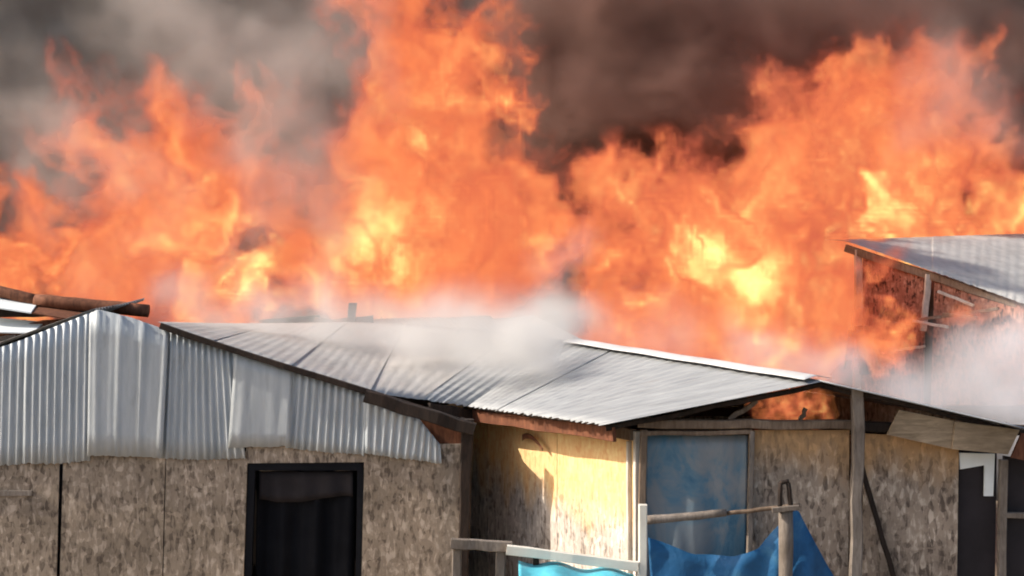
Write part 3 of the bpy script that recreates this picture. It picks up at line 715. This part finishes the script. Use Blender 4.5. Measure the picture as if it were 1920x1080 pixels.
flame('flame', 'tallest flame, a column rising past the top edge with a yellow core',
      [(690, 40, 80, .36), (740, 110, 105, .45), (770, 10, 100, .42), (890, 10, 70, .48), (950, 10, 36, .45), (880, 100, 64, .74), (932, 150, 46, 1.0, -.4), (850, 170, 85, .72), (790, 235, 105, .66),
       (800, 310, 110, .68), (780, 390, 120, .70), (700, 465, 125, .74), (830, 465, 140, .70), (684, 515, 58, 2.2, -1.0), (612, 530, 66, 1.15, -.6), (580, 560, 55, 1.0), (950, 470, 125, .70), (1010, 400, 65, .55),
       (960, 340, 60, .50), (1025, 510, 65, .55), (670, 300, 85, .30), (740, 560, 100, .95), (880, 570, 100, .70), (660, 170, 70, .28), (820, -70, 100, .45), (1000, 570, 70, .6), (700, 100, 100, .24, .7), (670, 240, 100, .26, .7), (640, 350, 110, .3, .6), (1000, 300, 80, .24, .8), (1060, 420, 80, .3, .5), (620, 420, 70, .5), (760, 480, 70, 1.1, -.6)], 6.2, .055, 24, base=1.5)  # faint lobes here stand in for smoke reddened by the fire
flame('flame', 'wide orange and yellow flames between the column and the burnt house',
      [(1125, 375, 58, .70), (1200, 345, 62, .95), (1270, 340, 56, 1.0, -.3), (1150, 450, 90, .75), (1245, 400, 66, 1.35, -.6), (1320, 490, 75, 1.7, -.8), (1420, 420, 115, .75), (1375, 340, 85, .6), (1290, 580, 110, .85),
       (1190, 580, 100, .70), (1430, 560, 120, 1.0), (1530, 500, 100, 1.1, 1.4), (1490, 640, 100, .75, .8), (1340, 650, 90, .66), (1578, 600, 50, 1.3, 1.2), (1170, 640, 70, .6), (1590, 510, 48, 1.6, 1.3), (1400, 620, 100, .8), (1370, 540, 60, 1.5, -.8), (1480, 350, 80, .7)], 5.4, .055, 25, base=1.5)
flame('flame', 'high red flame billow above the burnt house roof',
      [(1410, 230, 46, .78), (1460, 190, 58, .70), (1540, 195, 80, .58), (1620, 180, 90, .48), (1700, 170, 80, .42), (1590, 280, 105, .66), (1500, 295, 90, .55), (1680, 300, 105, .60), (1640, 345, 105, .85),
       (1560, 350, 105, .85), (1655, 405, 66, 1.5, -.6), (1780, 265, 100, .33), (1820, 175, 75, .30), (1745, 335, 85, .50), (1490, 385, 100, .75), (1700, 405, 50, 1.5, -.6), (1840, 255, 60, .28), (1780, 220, 130, .27, .5), (1700, 180, 130, .26, .6), (1840, 300, 100, .24, .5), (1350, 300, 100, .24, .3)], 9.4, .06, 26, base=1.5)  # faintest lobes imitate fire glow on the surrounding smoke
flame('flame', 'bright yellow flames licking behind the burnt house roof edge',
      [(1620, 415, 46, 1.6, -1.5), (1670, 412, 50, 2.0, -1.3), (1730, 416, 46, 1.9, -.9), (1795, 416, 36, 1.5, -.4), (1850, 402, 40, .9, 0), (1900, 385, 42, .8, .2), (1940, 395, 46, .85, .3), (1690, 470, 60, 1.0, -.6), (1820, 470, 60, 1.0, .2), (1920, 470, 60, .9, .5)], 9.2, .06, 27, warp=.7, base=1.5)
flame('flame', 'small red flame glowing inside the open gable',
      [(1425, 764, 22, .7), (1445, 762, 24, .6), (1462, 760, 24, 1.1), (1480, 762, 24, .6), (1495, 764, 22, .8), (1513, 760, 22, .55), (1530, 758, 20, .9)], -1.5, .018, 28, fine=.8, thr=.03, sc_=.22)
flame('flame', 'ragged orange flame eating the corner of the burnt house wall',
      [(1640, 655, 40, .62), (1650, 595, 30, .6), (1602, 650, 32, .8), (1690, 610, 30, .5), (1700, 655, 30, .5), (1650, 625, 40, .5)], 5.1, .035, 29, base=1.5, sc_=.45)
flame('flame', 'thin pinkish flame along the fallen sticks under the burnt house roof',
      [(1780, 598, 20, .5), (1810, 592, 22, .55), (1840, 590, 20, .5)], 4.7, .03, 30, fine=.6, thr=.03, base=1.5, sc_=.2)

def smoke_mat(name, color, k, aniso=.0):
    m = bpy.data.materials.new(name); m.use_nodes = True; n, l = m.node_tree.nodes, m.node_tree.links
    n.clear(); out = n.new('ShaderNodeOutputMaterial')
    a = n.new('ShaderNodeAttribute'); a.attribute_name = 'density'
    mu = n.new('ShaderNodeMath'); mu.operation = 'MULTIPLY'; l.new(a.outputs['Fac'], mu.inputs[0]); mu.inputs[1].default_value = k
    pv = n.new('ShaderNodeVolumePrincipled'); pv.inputs['Color'].default_value = (*color, 1); l.new(mu.outputs[0], pv.inputs['Density'])
    pv.inputs['Density Attribute'].default_value = ''; pv.inputs['Anisotropy'].default_value = aniso
    l.new(pv.outputs[0], out.inputs['Volume']); return m
def smoke(name, label, lobes, Y0, vmat, vox=.1, seed=5, warp=1.0, cellm=1.6, detail=.6, soft=.1, depth=1.25, keep=()):
    rg = np.random.default_rng(seed)
    lo, n, Ls = lobes_grid(lobes, vox, .5, Y0, warp, depth); sh = tuple(n)
    sh = tuple(int(q) for q in n)
    p = advect(sh, vox, rg, cellm, .7 * warp * cellm * .7, 5, .35)
    Xw, Yw, Zw = [(lo[k] + p[k] * vox).astype(np.float32) for k in range(3)]
    Zl = Zw + .7 * warp * cellm * .7 * .35
    f = np.zeros(sh, np.float32)
    for c, r, a in Ls:
        d2 = ((Xw - c[0]) / r) ** 2 + ((Yw - c[1]) / (r * depth)) ** 2 + ((Zl - c[2]) / r) ** 2
        f = np.maximum(f, a * np.exp(-1.2 * d2))
    q = 7.0 / cellm
    f = f * np.clip(1 + detail * (.65 * sample(TN[0], Xw * q, Yw * q, Zw * q) + .3 * sample(TN[1], Xw * q * 2.2, Yw * q * 2.2, Zw * q * 2.2)), 0, 3) - .04
    X = (lo[0] + np.arange(n[0]) * vox).astype(np.float32)[:, None, None]; Yv = (lo[1] + np.arange(n[1]) * vox).astype(np.float32)[None, :, None]; Z = (lo[2] + np.arange(n[2]) * vox).astype(np.float32)[None, None, :]
    for ax in range(3):
        e = np.ones(sh[ax], np.float32); e[:4] = np.linspace(0, 1, 4); e[-4:] = np.linspace(1, 0, 4)
        s_ = [1, 1, 1]; s_[ax] = -1; f = f * e.reshape(s_)
    for p, q in keep:                              # smoke lies on a roof, not in the room below it
        f = f * np.clip(((X - p[0]) * q[0] + (Yv - p[1]) * q[1] + (Z - p[2]) * q[2] - .06) / .12, 0, 1)
    f = np.clip(f, 0, 3); f[f < .01] = 0
    o = volume_object(name, f, lo, vox, vmat)
    return tag(o, label, 'smoke', None, 'stuff')

NR = (Vector(eavR[0]) - Vector(ridge[0])).cross(Vector(eavR[1]) - Vector(ridge[0])).normalized(); NR = NR if NR.z > 0 else -NR
SM_DARK = smoke_mat('soot_smoke', (.47, .435, .40), 3.2)
SM_BROWN = smoke_mat('brown_smoke', (.33, .205, .17), 3.0)
SM_PALE = smoke_mat('pale_smoke', (.92, .935, .97), 1.25, .1)
# great bank of smoke rising behind everything
bank = []
for ix in range(-3, 13):
    for iz in range(-4, 8):
        bank.append((ix * 190 + R.uniform(-60, 60), iz * 140 + R.uniform(-40, 40), 210, R.uniform(.6, 1.1), R.uniform(-.8, 1.2)))
smoke('smoke', 'grey bank of smoke filling the sky behind the flames', bank, 14.0, SM_DARK, .2, 41, 1.0, 2.0, .9)
smoke('smoke', 'dark brown smoke rolling up between the two tallest flames',
      [(1760, 60, 110, .4), (1060, 180, 120, .9), (1180, 120, 150, 1.0), (1320, 60, 150, 1.0), (1250, 220, 110, .9), (1020, 260, 70, .7), (1120, 290, 70, .6), (1450, 20, 120, .8), (1150, 0, 150, 1), (1000, 60, 80, .7), (1600, 30, 110, .5), (1870, 250, 110, .8), (1880, 330, 80, .8), (1900, 100, 110, .7)], 10.2, SM_BROWN, .14, 42, 1.0, 1.4, .6)
smoke('smoke', 'dense pale grey smoke drifting past the gabled roof at right',
      [(1890, 720, 95, 1.6), (1810, 750, 80, 1.5), (1770, 715, 60, 1.1), (1930, 650, 60, 1.2), (1960, 760, 120, 1.6), (1710, 735, 55, 1.1), (1640, 715, 60, .9), (1560, 690, 60, .5), (1480, 670, 60, .4), (1380, 660, 60, .25)], 2.6, SM_PALE, .11, 43, .5, 1.0, .5)
smoke('smoke', 'thin white smoke creeping over the right slope of the gabled roof',
      [(1700, 730, 55, 1.2), (1780, 750, 50, 1.3), (1850, 765, 50, 1.2), (1620, 705, 45, .8), (1900, 770, 55, 1.2), (1540, 690, 40, .5)], .4, SM_PALE, .07, 47, .25, .7, .5, keep=[(ridge[0], NR)])
smoke('smoke', 'thin pale haze over the middle roofs',
      [(980, 650, 80, 4.1), (900, 668, 80, 3.7), (1030, 620, 63, 3.0), (800, 664, 80, 3.0), (700, 664, 74, 2.8), (600, 652, 74, 2.8), (1010, 690, 63, 3.0), (500, 636, 69, 2.5), (420, 606, 57, 1.8), (340, 585, 46, 1.4), (930, 610, 69, 1.8), (985, 655, 57, 3.9, -1.2), (935, 678, 52, 3.2, -1.2), (1020, 690, 48, 2.8, -1.35), (880, 690, 51, 2.5, -1.0), (1040, 650, 46, 2.5, -1.0), (850, 610, 60, 1.6), (700, 615, 60, 1.3), (600, 612, 55, 1.2)], .7, smoke_mat('roof_haze', (.80, .775, .75), 1.25), .08, 44, .4, .8, .5, keep=[((0, 0, 2.58), (0, 0, 1))])
smoke('smoke', 'thin pinkish smoke over the foot of the flames behind the white ridge',
      [(1250, 665, 70, .45), (1400, 680, 70, .6), (1150, 620, 70, .3), (1520, 690, 70, .8), (860, 590, 70, .15), (330, 560, 80, .3), (200, 560, 70, .2), (1060, 480, 60, .25)], 3.7, SM_PALE, .12, 46, .6, 1.0, .6)
smoke('smoke', 'greyish smoke veil between the left flame cloud and the tall column',
      [(560, 300, 110, .6), (540, 180, 110, .6), (600, 90, 100, .5), (500, 450, 80, .6), (570, 430, 85, .6), (300, 430, 100, .3), (240, 330, 90, .3), (150, 480, 80, .25), (450, 90, 130, .5), (90, 250, 100, .6), (60, 150, 120, .45), (640, 400, 50, .3), (420, 180, 90, .35), (130, 370, 80, .4), (300, 60, 120, .45), (680, 120, 70, .3), (200, 220, 80, .3), (1800, 200, 110, .4)], 4.6, smoke_mat('veil_smoke', (.72, .65, .60), 1.3), .13, 45, .8, 1.2, .6)
